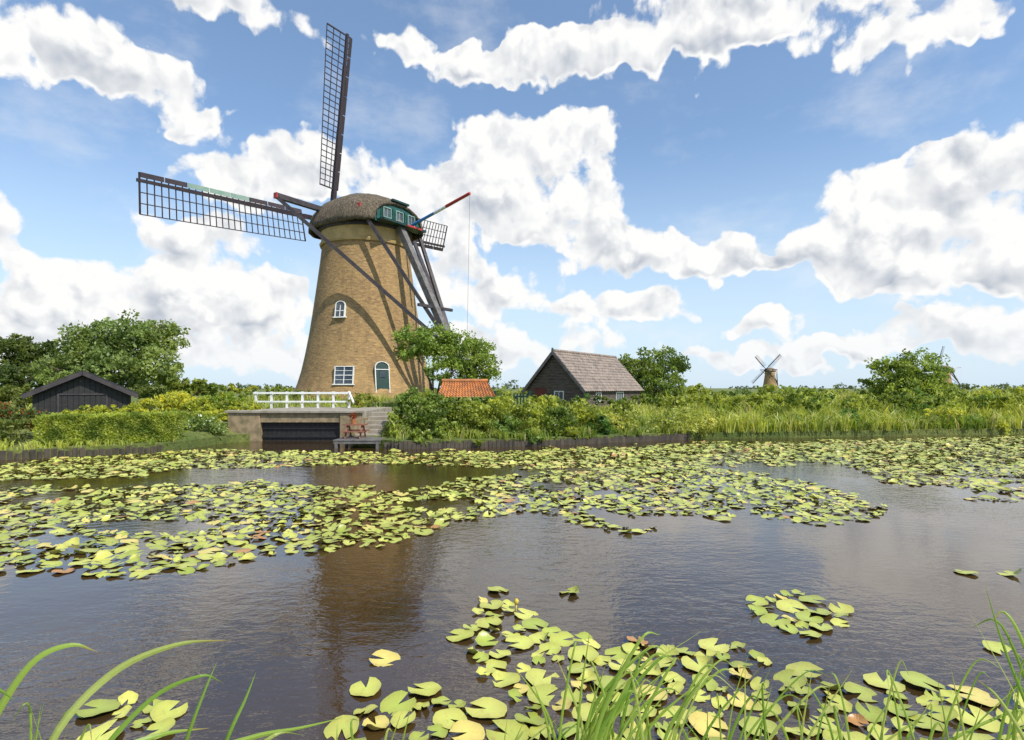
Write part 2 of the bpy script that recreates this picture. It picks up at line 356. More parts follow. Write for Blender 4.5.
    for (dd,tt,zz) in (LS,SS):
        for q in(-1,1): ends.obox(T(dd,q*(tt+0.04),zz),r*0.10*s,tl*0.36*s,Z*0.38*s)
    ends.obj("beam_end_caps",RED,E)
    a=T(3.7,1.2,14.7); b=T(9.9,0.6,15.85); d=b-a
    for (k0,k1,mt,nm) in((0,.42,BLUE,"brake_pole_blue"),(.42,.62,WHITE,"brake_pole_white"),(.62,1,RED,"brake_pole_red")):
        m=MB(); m.tube([a+d*k0,a+d*k1],[0.11*s*1.1,0.11*s],8); m.obj(nm,mt,E)
    m=MB(); m.tube([b,T(9.7,0.5,4.0)],[0.010*s,0.010*s],5); m.obj("brake_rope",TAILT,E)
    tilt=math.radians(12); ax=(-tl*math.cos(tilt)+Z*math.sin(tilt)); upv=(Z*math.cos(tilt)+tl*math.sin(tilt))
    hub=T(-3.9,0,15.95)+ax*0.5*s
    m=MB(); m.tube([hub-ax*2.5*s,hub+ax*0.5*s],[0.36*s,0.42*s],12); m.obox(hub,r*0.9*s,upv*0.9*s,ax*0.7*s); m.obj("windshaft",TIMBER,E)
    lat=MB();spar=MB();brd=MB(); Lb=14.45
    for q in range(4):
        an=math.pi/2*q+math.pi/2+rot
        di=r*math.cos(an)+upv*math.sin(an)
        tr=-r*math.sin(an)+upv*math.cos(an)
        off=ax*(0.18 if q%2 else -0.18)*s
        for k in range(6):
            a0=k*Lb/6;a1=(k+1)*Lb/6; wv_=(0.36-0.03*k)*s
            spar.beam(hub+off+di*a0*s,hub+off+di*a1*s,wv_,wv_*0.9,up=ax)
        def lp(rad,wid):
            tw=math.radians(24-18*(rad/Lb)); return hub+off+di*rad*s+(tr*math.cos(tw)-ax*math.sin(tw))*wid*s
        nb=27; r0=2.6; r1=Lb-0.15
        for k in range(nb+1):
            rad=r0+(r1-r0)*k/nb; lat.beam(lp(rad,-0.5),lp(rad,2.1),0.055*s)
        for wid in(0.72,1.4,2.08):
            for k in range(6): lat.beam(lp(r0+(r1-r0)*k/6,wid),lp(r0+(r1-r0)*(k+1)/6,wid),0.055*s)
        lat.beam(lp(r0,2.08),lp(r0,-.5),0.09*s); lat.beam(lp(r1,2.08),lp(r1,-.5),0.09*s)
        for k in range(8):
            a0=r0+(r1-r0)*(k+.02)/8; a1=r0+(r1-r0)*(k+.98)/8
            A=lp(a0,-.52);B=lp(a1,-.52);Cc=lp(a1,-.2);Dd=lp(a0,-.2); o2=ax*0.045*s
            (brd if k in(3,4,5) and q==1 else lat).add([A-o2,B-o2,Cc-o2,Dd-o2,A-o2*1.7,B-o2*1.7,Cc-o2*1.7,Dd-o2*1.7],[(0,1,2,3),(7,6,5,4),(0,4,5,1),(1,5,6,2),(2,6,7,3),(3,7,4,0)])
    spar.obj("sail_spars",LATT,E); lat.obj("sail_lattice",LATT,E); brd.obj("sail_boards",BOARDG,E)
    if detail:
        cd=Vector((-C.x,-C.y,0)).normalized(); rt=Vector((-cd.y,cd.x,0))
        if rt.x<0: rt=-rt
        def fr(sn,z):
            cs=math.sqrt(1-sn*sn); n=cd*cs+rt*sn; t=rt*cs-cd*sn; return C+n*(R(z))+Z*z,n,t
        for (sn,z,wd,ht,nm,arch) in((-.30,3.10,1.25,1.2,"window",False),(-.44,7.75,0.66,0.85,"window",True),(.215,2.65,0.92,2.1,"door",True)):
            p,n,t=fr(sn,z)
            up=(Z-n*0.16).normalized(); f_=MB();g_=MB()
            g_.obox(p+n*0.03,t*wd,up*ht,n*0.16)
            if arch: g_.add([p+n*0.11+t*wd/2*math.cos(a)+up*(ht/2+wd*0.4*math.sin(a)) for a in np.linspace(0,math.pi,13)],[list(range(13))])
            e=0.055
            for q in(-1,1): f_.obox(p+n*0.07+t*q*(wd/2+e/2),t*e,up*(ht+e),n*0.2)
            f_.obox(p+n*0.08-up*(ht/2+e),t*(wd+.3),up*e*1.4,n*0.28)
            if arch:
                pr=None
                for a in np.linspace(0,math.pi,13):
                    c=p+n*0.1+t*(wd/2+e/2)*math.cos(a)+up*(ht/2+(wd*0.4+e/2)*math.sin(a))
                    if pr is not None: f_.beam(pr,c,e,0.16,up=n)
                    pr=c
            else: f_.obox(p+n*0.07+up*(ht/2+e/2),t*(wd+.2),up*e,n*0.2)
            if nm=="window":
                f_.obox(p+n*0.12,t*0.05,up*ht,n*0.04); f_.obox(p+n*0.122,t*wd,up*0.05,n*0.04)
                if not arch: f_.obox(p+n*0.121+up*ht*.27,t*wd,up*0.03,n*0.03); f_.obox(p+n*0.121-up*ht*.27,t*wd,up*0.03,n*0.03)
            else:
                f_.obox(p+n*0.13+up*ht*0.42,t*wd,up*0.05,n*0.05)
                gg=MB(); gg.obox(p+n*0.12+up*ht*.25,t*.4,up*.45,n*.05); gg.obj("door_light",GLASS,E)
            g_.obj(nm+"_panel",GLASS if nm=="window" else DGREEN,E); f_.obj(nm+"_frame",WHITE,E)
    return E
windmill((-11.5,45,0),math.radians(56),1.0)
windmill((190,420,0),math.radians(120),1.0,rot=0.75,detail=False)
windmill((288,380,0),math.radians(75),1.0,rot=0.12,detail=False)
# ------------------------------------------------------------------ foliage generators
def leafcloud(ells,n,size,cols,clump=0.36,kc=None,hue=0.0):
    vol=np.array([(e[3]*e[4]*e[5])**0.67 for e in ells]); vol/=vol.sum()
    allp=[];allc=[];cols=np.array(cols)
    for e,vf in zip(ells,vol):
        m=max(int(n*vf),20); c=np.array(e[:3]); R_=np.array(e[3:6])
        k=kc or max(12,int(m/48))
        d=rng.normal(size=(k,3)); d/=np.linalg.norm(d,axis=1,keepdims=True)
        rad=rng.uniform(0.3,1.0,(k,1))**0.6; cc=c+d*R_*rad*rng.uniform(.85,1.12,(k,1))
        cr=clump*R_.min()*rng.uniform(0.4,1.2,k)
        cl=rng.uniform(0,1,k)
        idx=rng.integers(0,k,m); dd=rng.normal(size=(m,3)); dd/=np.linalg.norm(dd,axis=1,keepdims=True)
        p=cc[idx]+dd*(cr[idx][:,None])*rng.uniform(0.3,1.0,(m,1))*np.array([1.25,1.25,0.9])
        f=np.clip(cl[idx]*0.7+rng.uniform(-.1,.4,m),0,1)[:,None]
        col=cols[0]*(1-f)+cols[1]*f
        if hue:
            h_=rng.uniform(-1,1); col=col*np.array([1+hue*h_*1.25,1+hue*h_*0.75,1+hue*h_*0.4])
        if len(cols)>2:
            q=rng.uniform(0,1,m)<0.06; col[q]=cols[2]
        allp.append(p);allc.append(col)
    return np.vstack(allp),np.clip(np.vstack(allc),.005,.9)
def leaves(name,p,col,size,mat=LEAF,parent=None,aspect=0.55):
    n=len(p); a=rng.normal(size=(n,3)); a/=np.linalg.norm(a,axis=1,keepdims=True)
    b=rng.normal(size=(n,3)); b-= (b*a).sum(1,keepdims=True)*a; b/=np.linalg.norm(b,axis=1,keepdims=True)
    sz=(size*rng.uniform(0.6,1.3,(n,1)))
    A=a*sz; B=b*sz*aspect
    v=np.stack([p-A,p+B,p+A,p-B],axis=1).reshape(-1,3)
    return colmesh(name,v,np.arange(n*4).reshape(n,4),np.repeat(col,4,axis=0),mat,parent)
def tree(name,base,ells,n,size,cols,trunk=0.18,kc=None):
    base=Vector(base); E=empty(name,base); m=MB()
    for i,e in enumerate(ells):
        c=Vector(e[:3]); mid=base.lerp(c,0.45)+Vector((random.uniform(-.2,.2),random.uniform(-.2,.2),0)); mid.x=base.x*0.6+mid.x*.4
        m.tube([base-Vector((0,0,.2)),mid,c,c+Vector((random.uniform(-.5,.5),0,e[5]*0.7))],[trunk,trunk*.6,trunk*.35,trunk*.08],7)
        for q in range(5):
            d=Vector((random.uniform(-1,1)*e[3],random.uniform(-1,1)*e[4],random.uniform(-.4,1)*e[5]))*0.8
            m.tube([mid.lerp(c,.7),c+d*.5,c+d],[trunk*.3,trunk*.18,trunk*.05],5)
    m.obj("trunk",BARK,E)
    p,c=leafcloud(ells,n,size,cols,kc=kc,hue=.12); leaves("crown",p,c,size,parent=E); return E
G2=[(0.075,0.12,0.02),(0.32,0.38,0.07)]; GD=[(0.055,0.09,0.02),(0.18,0.23,0.055)]
def el_(u,v,Y,ru,rv,ry=None):
    c=P(u,v,Y); a=ru/F*Y; return (c.x,c.y,c.z,a,ry or a*0.8,rv/F*Y)
def gp(u,Y): 
    x=(u-CU)/F*Y; return (x,Y,float(gz(np.array(x),np.array(Y))))
tree("willow_tree",gp(120,34),[el_(95,350,34,34,26),el_(128,341,34,32,24),el_(158,341,35,24,25),el_(150,368,33,34,24),el_(70,374,33,28,20),el_(110,370,33,30,22)],24000,0.115,[(0.09,0.14,0.035),(0.36,0.44,0.13)],0.22)
tree("alder_tree",gp(20,36),[el_(8,354,36,30,20),el_(38,358,37,24,20),el_(22,378,35,36,18)],10000,0.12,GD,0.2)
tree("alder_tree",gp(-60,38),[el_(-60,355,38,40,26),el_(-110,360,38,40,22)],6000,0.14,GD,0.2)
tree("fruit_tree",gp(433,33),[el_(412,345,33,22,18),el_(435,343,34,24,18),el_(462,352,34,32,20),el_(482,370,33,20,18),el_(452,372,33,26,16)],18000,0.085,[(0.065,0.12,0.02),(0.37,0.47,0.09)],0.11)
tree("apple_tree",gp(652,43),[el_(640,366,43,24,17),el_(668,368,44,22,18),el_(655,388,43,34,16)],11000,0.11,[(0.06,0.105,0.022),(0.27,0.35,0.07)],0.15)
tree("willow_tree",gp(905,45),[el_(893,374,45,24,17),el_(917,371,45,28,19),el_(905,390,45,44,16),el_(928,390,45,22,15)],16000,0.12,[(0.075,0.13,0.025),(0.36,0.45,0.09)],0.16)
tree("elder_tree",gp(185,36),[el_(185,386,36,24,8),el_(205,389,36,20,7)],3000,0.11,G2,0.1)
ell=[]
for i in range(150):
    x=random.uniform(-900,1100); y=random.uniform(500,900); h=random.uniform(2.5,6)*(1 if random.random()<.8 else 1.5)
    ell.append((x,y,h*.6,random.uniform(8,22),6,h*.7))
p,c=leafcloud(ell,26000,1,[(0.08,0.11,0.06),(0.16,0.20,0.10)],clump=0.6); leaves("distant_trees",p,c,1.1)
ell=[]
for i in range(90):
    x=random.uniform(-120,180); y=random.uniform(70,140); ell.append((x,y,1.0,random.uniform(2,6),2,random.uniform(.6,1.3)))
p,c=leafcloud(ell,22000,1,G2,clump=0.7,hue=.3); leaves("distant_shrubs",p,c,0.28)
# ------------------------------------------------------------------ bank plants
def noise1(x,y,s): return np.array([mnoise.noise(Vector((a*s,b*s,3.1))) for a,b in zip(x,y)])
def reeds(name,x0,x1,s0,s1,n,h0,h1,wd,cols,lean=0.6,nz=0.6,patch=None):
    x=rng.uniform(x0,x1,n); s=s0+(s1-s0)*rng.uniform(0,1,n)**1.25
    x=x+0.25*np.sin(x*9+s*5); y=ys(x)+s; z=gz(x,y)-0.03
    if patch is not None:
        keep=noise1(x+11,y,patch)>0.0; x=x[keep];y=y[keep];z=z[keep]; n=len(x)
    N=noise1(x,y,0.9); N2=noise1(x+40,y,0.22)
    h=(h0+(h1-h0)*rng.uniform(0,1,n))*np.clip(1+nz*N+0.5*N2,.3,1.8)
    an=rng.uniform(0,2*math.pi,n); dx=np.cos(an);dy=np.sin(an)
    ln=lean*h*rng.uniform(0.1,1.2,n); la=rng.uniform(0,2*math.pi,n)
    b=np.stack([x,y,z],1); side=np.stack([dx,dy,0*dx],1)*wd*rng.uniform(.6,1.3,(n,1))
    le=np.stack([np.cos(la)*ln,np.sin(la)*ln,0*ln],1)
    m_=b+le*0.3+np.stack([0*h,0*h,h*0.6],1); t_=b+le+np.stack([0*h,0*h,h*rng.uniform(.7,1,n)],1)
    v=np.stack([b-side*.7,b+side*.7,m_+side,m_-side,t_],1).reshape(-1,3)
    f=[]
    for i in range(n):
        k=5*i; f.append((k,k+1,k+2,k+3)); f.append((k+3,k+2,k+4))
    cols=np.array(cols); q=np.clip(0.5+1.2*N2+0.8*N+rng.uniform(-.3,.3,n),0,1)[:,None]
    col=cols[0]*(1-q)+cols[1]*q
    dry=rng.uniform(0,1,n)<0.10; col[dry]=cols[2]
    return colmesh(name,v,f,np.repeat(col,5,axis=0),REED)
YG=[(0.15,0.23,0.03),(0.46,0.50,0.10),(0.50,0.44,0.22)]
reeds("reed_bed",8.2,70,-0.15,5,20000,0.40,0.85,0.028,YG,nz=0.9)
reeds("reed_bed",10,120,5,30,14000,0.8,1.3,0.06,YG)
reeds("reed_bed",-4.2,8.5,-0.15,1.0,3500,0.2,0.55,0.016,YG,patch=0.7)
reeds("tall_grass",-40,20,6,34,14000,0.25,0.55,0.04,[(0.13,0.19,0.03),(0.42,0.46,0.10),(0.45,0.4,0.2)])
reeds("tall_grass",-4,12,2,10,5000,0.3,0.7,0.035,YG)
reeds("tall_grass",-45,-11.9,0.0,0.7,4000,0.10,0.30,0.02,YG)
def shrub(name,ells,n,size,cols,fl=None,clump=0.42,hue=.45):
    p,c=leafcloud(ells,n,size,cols,clump=clump,hue=hue); 
    if fl:
        q=rng.uniform(0,1,len(p))<fl[1]; c[q]=fl[0]
    return leaves(name,p,c,size)
sh=[]
for u,v,Y,ru,rv in [(410,410,23,17,22),(396,428,22.2,13,16),(432,418,22.6,15,22),(455,410,23.2,18,15),(448,432,21.9,16,13),(476,418,22.6,18,20),(502,408,23,17,14),(505,430,22.2,18,14),(528,418,22.8,16,20),(546,408,24,16,12),(560,424,22.8,15,18),(582,416,24,14,16),(425,399,25,18,9),(490,404,25.5,24,8),(600,428,23.6,14,12),(622,414,25.5,16,12),(575,436,22.6,14,8),(530,438,21.9,14,8),(475,440,21.6,16,8),(420,440,21.2,14,9)]:
    sh.append(el_(u,v,Y,ru,rv,0.7))
shrub("bank_shrubs",sh,34000,0.07,[(0.06,0.105,0.018),(0.36,0.44,0.08)],((0.75,0.7,0.5),.012))
sh=[el_(u,random.uniform(418,428),24+(u-560)*0.006,random.uniform(10,16),random.uniform(9,16),0.6) for u in range(600,712,15)]
shrub("flowering_bank_plants",sh,11000,0.055,[(0.20,0.26,0.04),(0.60,0.62,0.17)],((0.7,0.68,0.4),.08),hue=.25)
sh=[el_(u,random.uniform(398,412),29+random.uniform(0,3),random.uniform(12,26),random.uniform(8,17),1.1) for u in range(690,1250,19)]
shrub("bank_shrubs",sh,28000,0.09,[(0.07,0.12,0.022),(0.33,0.41,0.08)])
sh=[el_(u,random.uniform(417,430),26.3+(u-700)*.004,random.uniform(9,22),random.uniform(6,13),.6) for u in range(705,1250,24)]
shrub("bank_herbs",sh,14000,0.06,[(0.14,0.20,0.03),(0.50,0.56,0.11)])
sh=[el_(u,random.uniform(399,404),29.5+random.uniform(0,1.5),random.uniform(10,16),random.uniform(4,7),.8) for u in range(540,680,16)]
shrub("garden_shrubs",sh,6000,0.07,G2,((0.8,0.75,0.6),.02))
sh=[el_(u,random.uniform(394,398),42+random.uniform(0,6),random.uniform(14,30),random.uniform(5,9),1.2) for u in list(range(690,860,22))+list(range(940,1200,30))+[520,600,715,745]]
shrub("garden_shrubs",sh,9000,0.10,G2)
def hedge(name,x0,x1,o0,o1,z0,z1,n,size,cols):
    x=rng.uniform(x0,x1,n); f=rng.uniform(0,1,n); z=rng.uniform(z0,z1,n)
    k=rng.integers(0,3,n); f[k==0]=np.abs(rng.normal(0,.05,(k==0).sum())); z[k==1]=z1+rng.normal(0,.04,(k==1).sum())
    y=ys(x)+o0+(o1-o0)*f
    q=np.clip(.5+.9*noise1(x*2,z*2+y,1.2)+rng.uniform(-.3,.3,n),0,1)[:,None]; c=np.array(cols[0])*(1-q)+np.array(cols[1])*q
    z=z+0.06*noise1(x,y,1.5)
    return leaves(name,np.stack([x,y,z],1),c,size)
hedge("clipped_hedge",-15.3,-11.95,0.6,1.6,0.33,1.25,22000,0.042,[(0.10,0.16,0.02),(0.44,0.50,0.08)])
hedge("clipped_hedge",-29,-16.0,0.9,2.0,0.33,1.10,16000,0.055,[(0.06,0.10,0.02),(0.26,0.28,0.06)])
shrub("flowering_shrub",[el_(205,428,22.6,20,14,.8),el_(190,434,22.5,14,9,.6)],4500,0.055,[(0.08,0.14,0.03),(0.28,0.38,0.08)],((0.8,0.8,0.7),.07),hue=.1)
shrub("garden_shrubs",[el_(150,408,26,18,9,1),el_(178,402,27,20,11,1),el_(200,406,27,14,9,1),el_(225,402,28,20,10,1),el_(245,410,26.5,14,8,1),el_(215,416,25,20,8,1),el_(110,410,25,26,6,1),el_(170,415,24,16,6,.8),el_(85,412,24,18,6,.8)],16000,0.065,[(0.11,0.17,0.025),(0.50,0.55,0.08)],((0.8,0.65,0.05),.05))
shrub("garden_shrubs",[el_(12,418,19.5,26,13,.8),el_(-40,414,19.5,34,15,.8),el_(42,424,19.6,14,8,.5),el_(-10,410,20.5,20,12,.8)],8000,0.055,[(0.07,0.09,0.02),(0.30,0.28,0.06)],((0.45,0.08,0.03),.14))
shrub("garden_shrubs",[el_(20,395,33,40,10,1),el_(150,392,31,24,8,1),el_(100,396,32,30,8,1)],7000,0.09,GD)
shrub("garden_shrubs",[el_(365,400,30,14,7,.8),el_(355,404,29,10,6,.8)],1800,0.06,G2,((0.6,0.25,0.1),.04))
sh=[el_(u,random.uniform(388,393),38,18,5,1) for u in range(170,300,18)]
shrub("garden_shrubs",sh,6000,0.08,[(0.10,0.15,0.02),(0.38,0.44,0.08)])
# ------------------------------------------------------------------ shore planks
m=MB()
def pileline(x0,x1,top):
    x=x0
    while x<x1:
        y=float(ys(x))-0.06; h=top+random.uniform(-.06,.05)
        m.obox((x,y,h/2-.3),(0.14,0,0),(0,.05+random.uniform(0,.02),0),(0,0,h+.6)); x+=0.152
pileline(-40,-11.9,.24); pileline(-4.6,7.6,.24)
m.obj("shore_planking",PILE)
# ------------------------------------------------------------------ sluice
E=empty("sluice_gate",(-9,23.8,0))
m=MB(); m.box(-11.75,-10.42,23.55,25.2,-.6,1.16); m.box(-7.12,-6.3,23.55,25.2,-.6,1.16); m.obj("brick_piers",OLDB,E,bevel=.02)
m=MB(); m.box(-11.85,-6.2,23.48,23.95,1.163,1.27); m.obj("coping_beam",CONC,E,bevel=.02)
m=MB(); m.box(-10.41,-7.13,23.6,23.9,.78,1.16); m.obj("headwall",OLDB,E)
m=MB()
x=-10.40
while x<-7.2: m.box(x,x+.19,23.80,23.93,-.6,.775); x+=.2
for zz in(.2,.55): m.box(-10.4,-7.14,23.74,23.795,zz-.06,zz+.06)
m.obj("gate_boards",BLACK,E)
m=MB(); m.box(-11.75,-6.3,23.97,29.9,.95,1.2); m.obj("deck",CONC,E)
# fence
E=empty("white_fence",(-10.6,28.6,1.2)); m=MB()
xa=P(256,0,28.6).x; xb=P(349,0,28.6).x; n=6
for i in range(n+1):
    x=xa+(xb-xa)*i/n; m.box(x-.05,x+.05,28.55,28.66,.9,2.02)
m.box(xa-.1,xb+.1,28.51,28.548,1.9,2.0); m.box(xa,xb,28.51,28.548,1.48,1.56); m.obj("posts_and_rails",WHITE,E)
m=MB(); m.beam((xa,28.6,1.2),(xa-.9,27.6,.9),.08); m.beam((xb,28.6,2.0),(xb+.5,27.6,1.5),.08); m.obj("return_rail",WHITE,E)
# steps
E=empty("garden_steps",(-5.6,24,.3)); m=MB()
for i in range(6): m.box(-6.15,-5.0,22.3+i*.5,22.85+i*.5+.3,.1,.38+i*.15)
m.obj("treads",CONC,E,bevel=.01)
m=MB(); m.box(-6.28,-6.16,22.2,25.6,.1,.95); m.box(-4.99,-4.87,22.2,25.6,.1,.75); m.obj("side_walls",OLDB,E)
# jetty
E=empty("wooden_jetty",(-5.7,21.4,.2)); m=MB()
for i in range(9): m.box(-6.5+i*.19,-6.5+i*.19+.17,20.7,22.2,.27,.31)
m.box(-6.5,-4.8,20.72,20.8,.17,.268); m.box(-6.5,-4.8,22.0,22.1,.17,.268)
for x in(-6.4,-4.9):
    for y in(20.76,22.05): m.box(x-.05,x+.05,y-.05,y+.05,-.6,.265)
m.obj("boards",TAILT,E)
E=empty("picnic_table",(-5.9,21.6,.3)); m=MB()
m.box(-6.35,-5.5,21.35,21.8,.80,.84); m.box(-6.35,-5.5,21.08,21.24,.56,.60); m.box(-6.35,-5.5,21.9,22.06,.56,.60)
for x in(-6.2,-5.65):
    m.beam((x,21.15,.31),(x,21.5,.80),.05); m.beam((x,22.0,.31),(x,21.65,.80),.05); m.beam((x,21.1,.53),(x,22.03,.53),.05)
m.obj("table",plain("red_stained_wood",(0.28,0.10,0.06),(0.2,0.08,0.05),.6,4),E)
E=empty("flower_pot",(-5.9,21.5,.84)); m=MB(); m.tube([(-6.0,21.58,.84),(-6.0,21.58,1.02)],[.09,.13],12); m.obj("pot",ORANGE,E)
p,c=leafcloud([(-6.0,21.58,1.15,.17,.17,.14)],300,.03,[(0.05,.1,.02),(.5,.04,.03)]); leaves("flowers",p,c,.035,parent=E)
# ------------------------------------------------------------------ tiled roof helper
def tile_slope(mb,A,B,C_,D_,rows,colsn,amp=.03,step=.035):
    A,B,C_,D_=map(Vector,(A,B,C_,D_)); nrm=(B-A).cross(D_-A).normalized()
    if nrm.z<0: nrm=-nrm
    sub=4; nc=colsn*sub; vs=[];fs=[]
    for i in range(rows):
        for e in(0,1):
            t=(i+e)/rows
            for j in range(nc+1):
                s_=j/nc; p=A.lerp(B,s_).lerp(D_.lerp(C_,s_),t)
                vs.append(p+nrm*(amp*math.sin(2*math.pi*j/sub+.6)+ (step if e else 0)+.02+random.uniform(-.006,.006)))
    for r in range(rows*2-1):
        for j in range(nc): k=r*(nc+1)+j; fs.append((k,k+1,k+nc+2,k+nc+1))
    mb.add(vs,fs)
# ------------------------------------------------------------------ wooden house
def house():
    a=math.radians(34); gd=Vector((-math.cos(a),math.sin(a)*1.0,0)); ld=Vector((math.sin(a),math.cos(a),0))
    C0=Vector(P(584,0,33)); C0.z=0.50; Wd=3.85; L=8.6; hw=1.68; hr=2.15
    E=empty("wooden_house",C0)
    Z=Vector((0,0,1))
    def Q(g,l,z): return C0+gd*g+ld*l+Z*z
    m=MB()
    m.add([Q(0,0,0),Q(Wd,0,0),Q(Wd,0,hw),Q(Wd/2,0,hw+hr),Q(0,0,hw),Q(0,L,0),Q(Wd,L,0),Q(Wd,L,hw),Q(Wd/2,L,hw+hr),Q(0,L,hw)],
      [(0,1,2,3,4),(9,8,7,6,5),(0,4,9,5),(1,6,7,2)]); m.obj("walls",WOODD,E)
    m=MB(); z=0.0
    while z<hw+hr-.15:
        hh=.17; 
        wspan=Wd if z+hh<hw else Wd*(1-(z+hh-hw)/hr)
        if wspan>.2: m.obox(Q(Wd/2,-.02-.012*random.random(),z+hh/2),gd*wspan,ld*.03,Z*(hh-.02))
        if z+hh<hw: m.obox(Q(-.025-.012*random.random(),L/2,z+hh/2),ld*L,gd*.03,Z*(hh-.02))
        z+=hh
    m.obj("clapboards",plain("brown_clapboard",(0.15,0.115,0.09),(0.06,0.048,0.042),.8,3,(1,1,5)),E)
    m=MB(); ov=.22; sl=hr/(Wd/2)
    rd=[Q(Wd/2,-.3,hw+hr+.05),Q(Wd/2,L+.25,hw+hr+.05)]
    tile_slope(m,rd[0],rd[1],Q(-ov,L+.25,hw-ov*sl+.05),Q(-ov,-.3,hw-ov*sl+.05),13,30)
    tile_slope(m,rd[0],rd[1],Q(Wd+ov,L+.25,hw-ov*sl+.05),Q(Wd+ov,-.3,hw-ov*sl+.05),13,30)
    m.obj("tiled_roof",TILE,E)
    m=MB(); m.tube([rd[0]+Z*.05,rd[1]+Z*.05],[.1,.1],8); m.obj("ridge_tiles",TILE,E)
    m=MB()
    for q in(-1,1):
        g1=Wd/2+q*(Wd/2+ov); m.beam(Q(Wd/2,-.31,hw+hr+.0),Q(g1,-.31,hw-ov*sl+.0),.04,.17)
    m.obox(Q(Wd/2,-.31,hw+hr+.05),gd*.1,ld*.06,Z*.42)
    m.obj("bargeboards",TAILT,E)
    gl=MB();fr=MB()
    def win(c,t,n,w_,h_,bars=2):
        gl.obox(c+n*.05,t*w_,n*.03,Z*h_)
        for q in(-1,1): fr.obox(c+n*.07+t*q*w_/2,t*.05,n*.05,Z*(h_+.06)); fr.obox(c+n*.072+Z*q*h_/2,t*w_,n*.05,Z*.05)
        for b in range(1,bars): fr.obox(c+n*.07+t*(b/bars-.5)*w_,t*.03,n*.03,Z*h_)
    win(Q(Wd*.42,0,1.25),gd,-ld,.6,.5); win(Q(0,1.8,1.15),ld,-gd,.7,.5,2); win(Q(0,5.0,1.15),ld,-gd,1.1,.55,3)
    gl.obj("window_glass",GLASS,E); fr.obj("window_frames",WHITE,E)
    m=MB(); m.obox(Q(Wd*.75,-.05,.95),gd*.75,ld*.05,Z*1.5); m.obj("door",plain("dark_red_door",(0.16,.03,.025),None,.6),E)
house()
E=empty("tiled_shelter",P(465,400,27)); m=MB()
A=P(443,382,28.2);B=P(487,381.5,28.2);D=P(437,398,26.8);C_=P(494,398,26.8)
for q in(A,B): q.z=2.50
for q in(C_,D): q.z=1.74
tile_slope(m,A,B,C_,D,8,18,.035,.03)
D2=D+Vector((0,2.8,0));C2=C_+Vector((0,2.8,0)); tile_slope(m,A,B,C2,D2,8,18,.035,.03); m.obj("roof",ORANGE,E)
m=MB(); m.tube([A+Vector((-.05,0,.06)),B+Vector((.05,0,.06))],[.09,.09],8); m.obj("ridge",ORANGE,E)
m=MB()
for q in(D,C_,D2,C2):
    s_=.15 if q in(D,D2) else -.15
    m.box(q.x+s_-.06,q.x+s_+.06,q.y-.06+(.15 if q.y<28 else -.15),q.y+.06+(.15 if q.y<28 else -.15),.5,1.78)
x=D.x+.25
while x<C_.x-.3: m.box(x,x+.14,29.3,29.34,.5,1.72); x+=.16
m.obj("posts_and_back",WOODD,E)
E=empty("garden_gate",P(512,395,31)); m=MB(); xa=P(495,0,31).x; xb=P(530,0,31).x
for i in range(12):
    x=xa+(xb-xa)*i/11; m.box(x-.04,x+.04,30.98,31.02,.6,1.9)
m.box(xa,xb,31.022,31.06,1.7,1.78); m.box(xa,xb,31.022,31.06,.9,.98); m.box(xa-.06,xa+.06,30.9,31.0,.5,2.05); m.box(xb-.06,xb+.06,30.9,31.0,.5,2.05); m.obj("slats",DGREEN,E)
def shed():
    Y0=25.5; xl=P(44,0,Y0).x; xr=P(122,0,Y0).x; xc=(xl+xr)/2; L=3.6; zb=.6; ze=1.95; za=2.85
    E=empty("boat_shed",(xc,Y0,zb)); m=MB()
    m.add([(xl,Y0,zb),(xr,Y0,zb),(xr,Y0,ze),(xc,Y0,za),(xl,Y0,ze),(xl,Y0+L,zb),(xr,Y0+L,zb),(xr,Y0+L,ze),(xc,Y0+L,za),(xl,Y0+L,ze)],[(0,1,2,3,4),(9,8,7,6,5),(0,4,9,5),(1,6,7,2)]); m.obj("walls",BLACK,E)
    m=MB(); x=xl
    while x<xr-.1:
        zt=za-(abs(x+.1-xc)/((xr-xl)/2))*(za-ze)-.1; m.box(x+.01,x+.19,Y0-.04,Y0-.012,zb,zt); x+=.2
    m.obj("boards",BLACK,E)
    m=MB(); sl=(za-ze)/((xr-xl)/2); ov=.3
    for q in(-1,1):
        a=Vector((xc,Y0-.35,za+.08));b=Vector((xc+q*((xr-xl)/2+ov),Y0-.35,ze-ov*sl+.08))
        rows=7
        for i in range(rows):
            p0=a.lerp(b,i/rows);p1=a.lerp(b,(i+1)/rows)+Vector((0,0,.03)); off=Vector((0,L+.7,0)); t=Vector((0,0,.05))
            m.add([p0,p1,p1+off,p0+off,p0+t,p1+t,p1+off+t,p0+off+t],[(0,1,2,3),(7,6,5,4),(0,4,5,1),(1,5,6,2),(2,6,7,3),(3,7,4,0)])
    m.obj("roof",BLACKR,E)
    m=MB()
    for q in(-1,1): m.beam((xc,Y0-.38,za+.02),(xc+q*((xr-xl)/2+ov),Y0-.38,ze-ov*sl+.02),.05,.18)
    m.box(xc-.9,xc-.84,Y0-.08,Y0-.045,zb,ze); m.box(xc+.84,xc+.9,Y0-.08,Y0-.045,zb,ze); m.box(xc-.84,xc+.84,Y0-.08,Y0-.045,ze-.06,ze)
    m.obj("bargeboards_and_door_frame",TIMBER,E)
    E.rotation_euler=(0,0,math.radians(33))
shed()
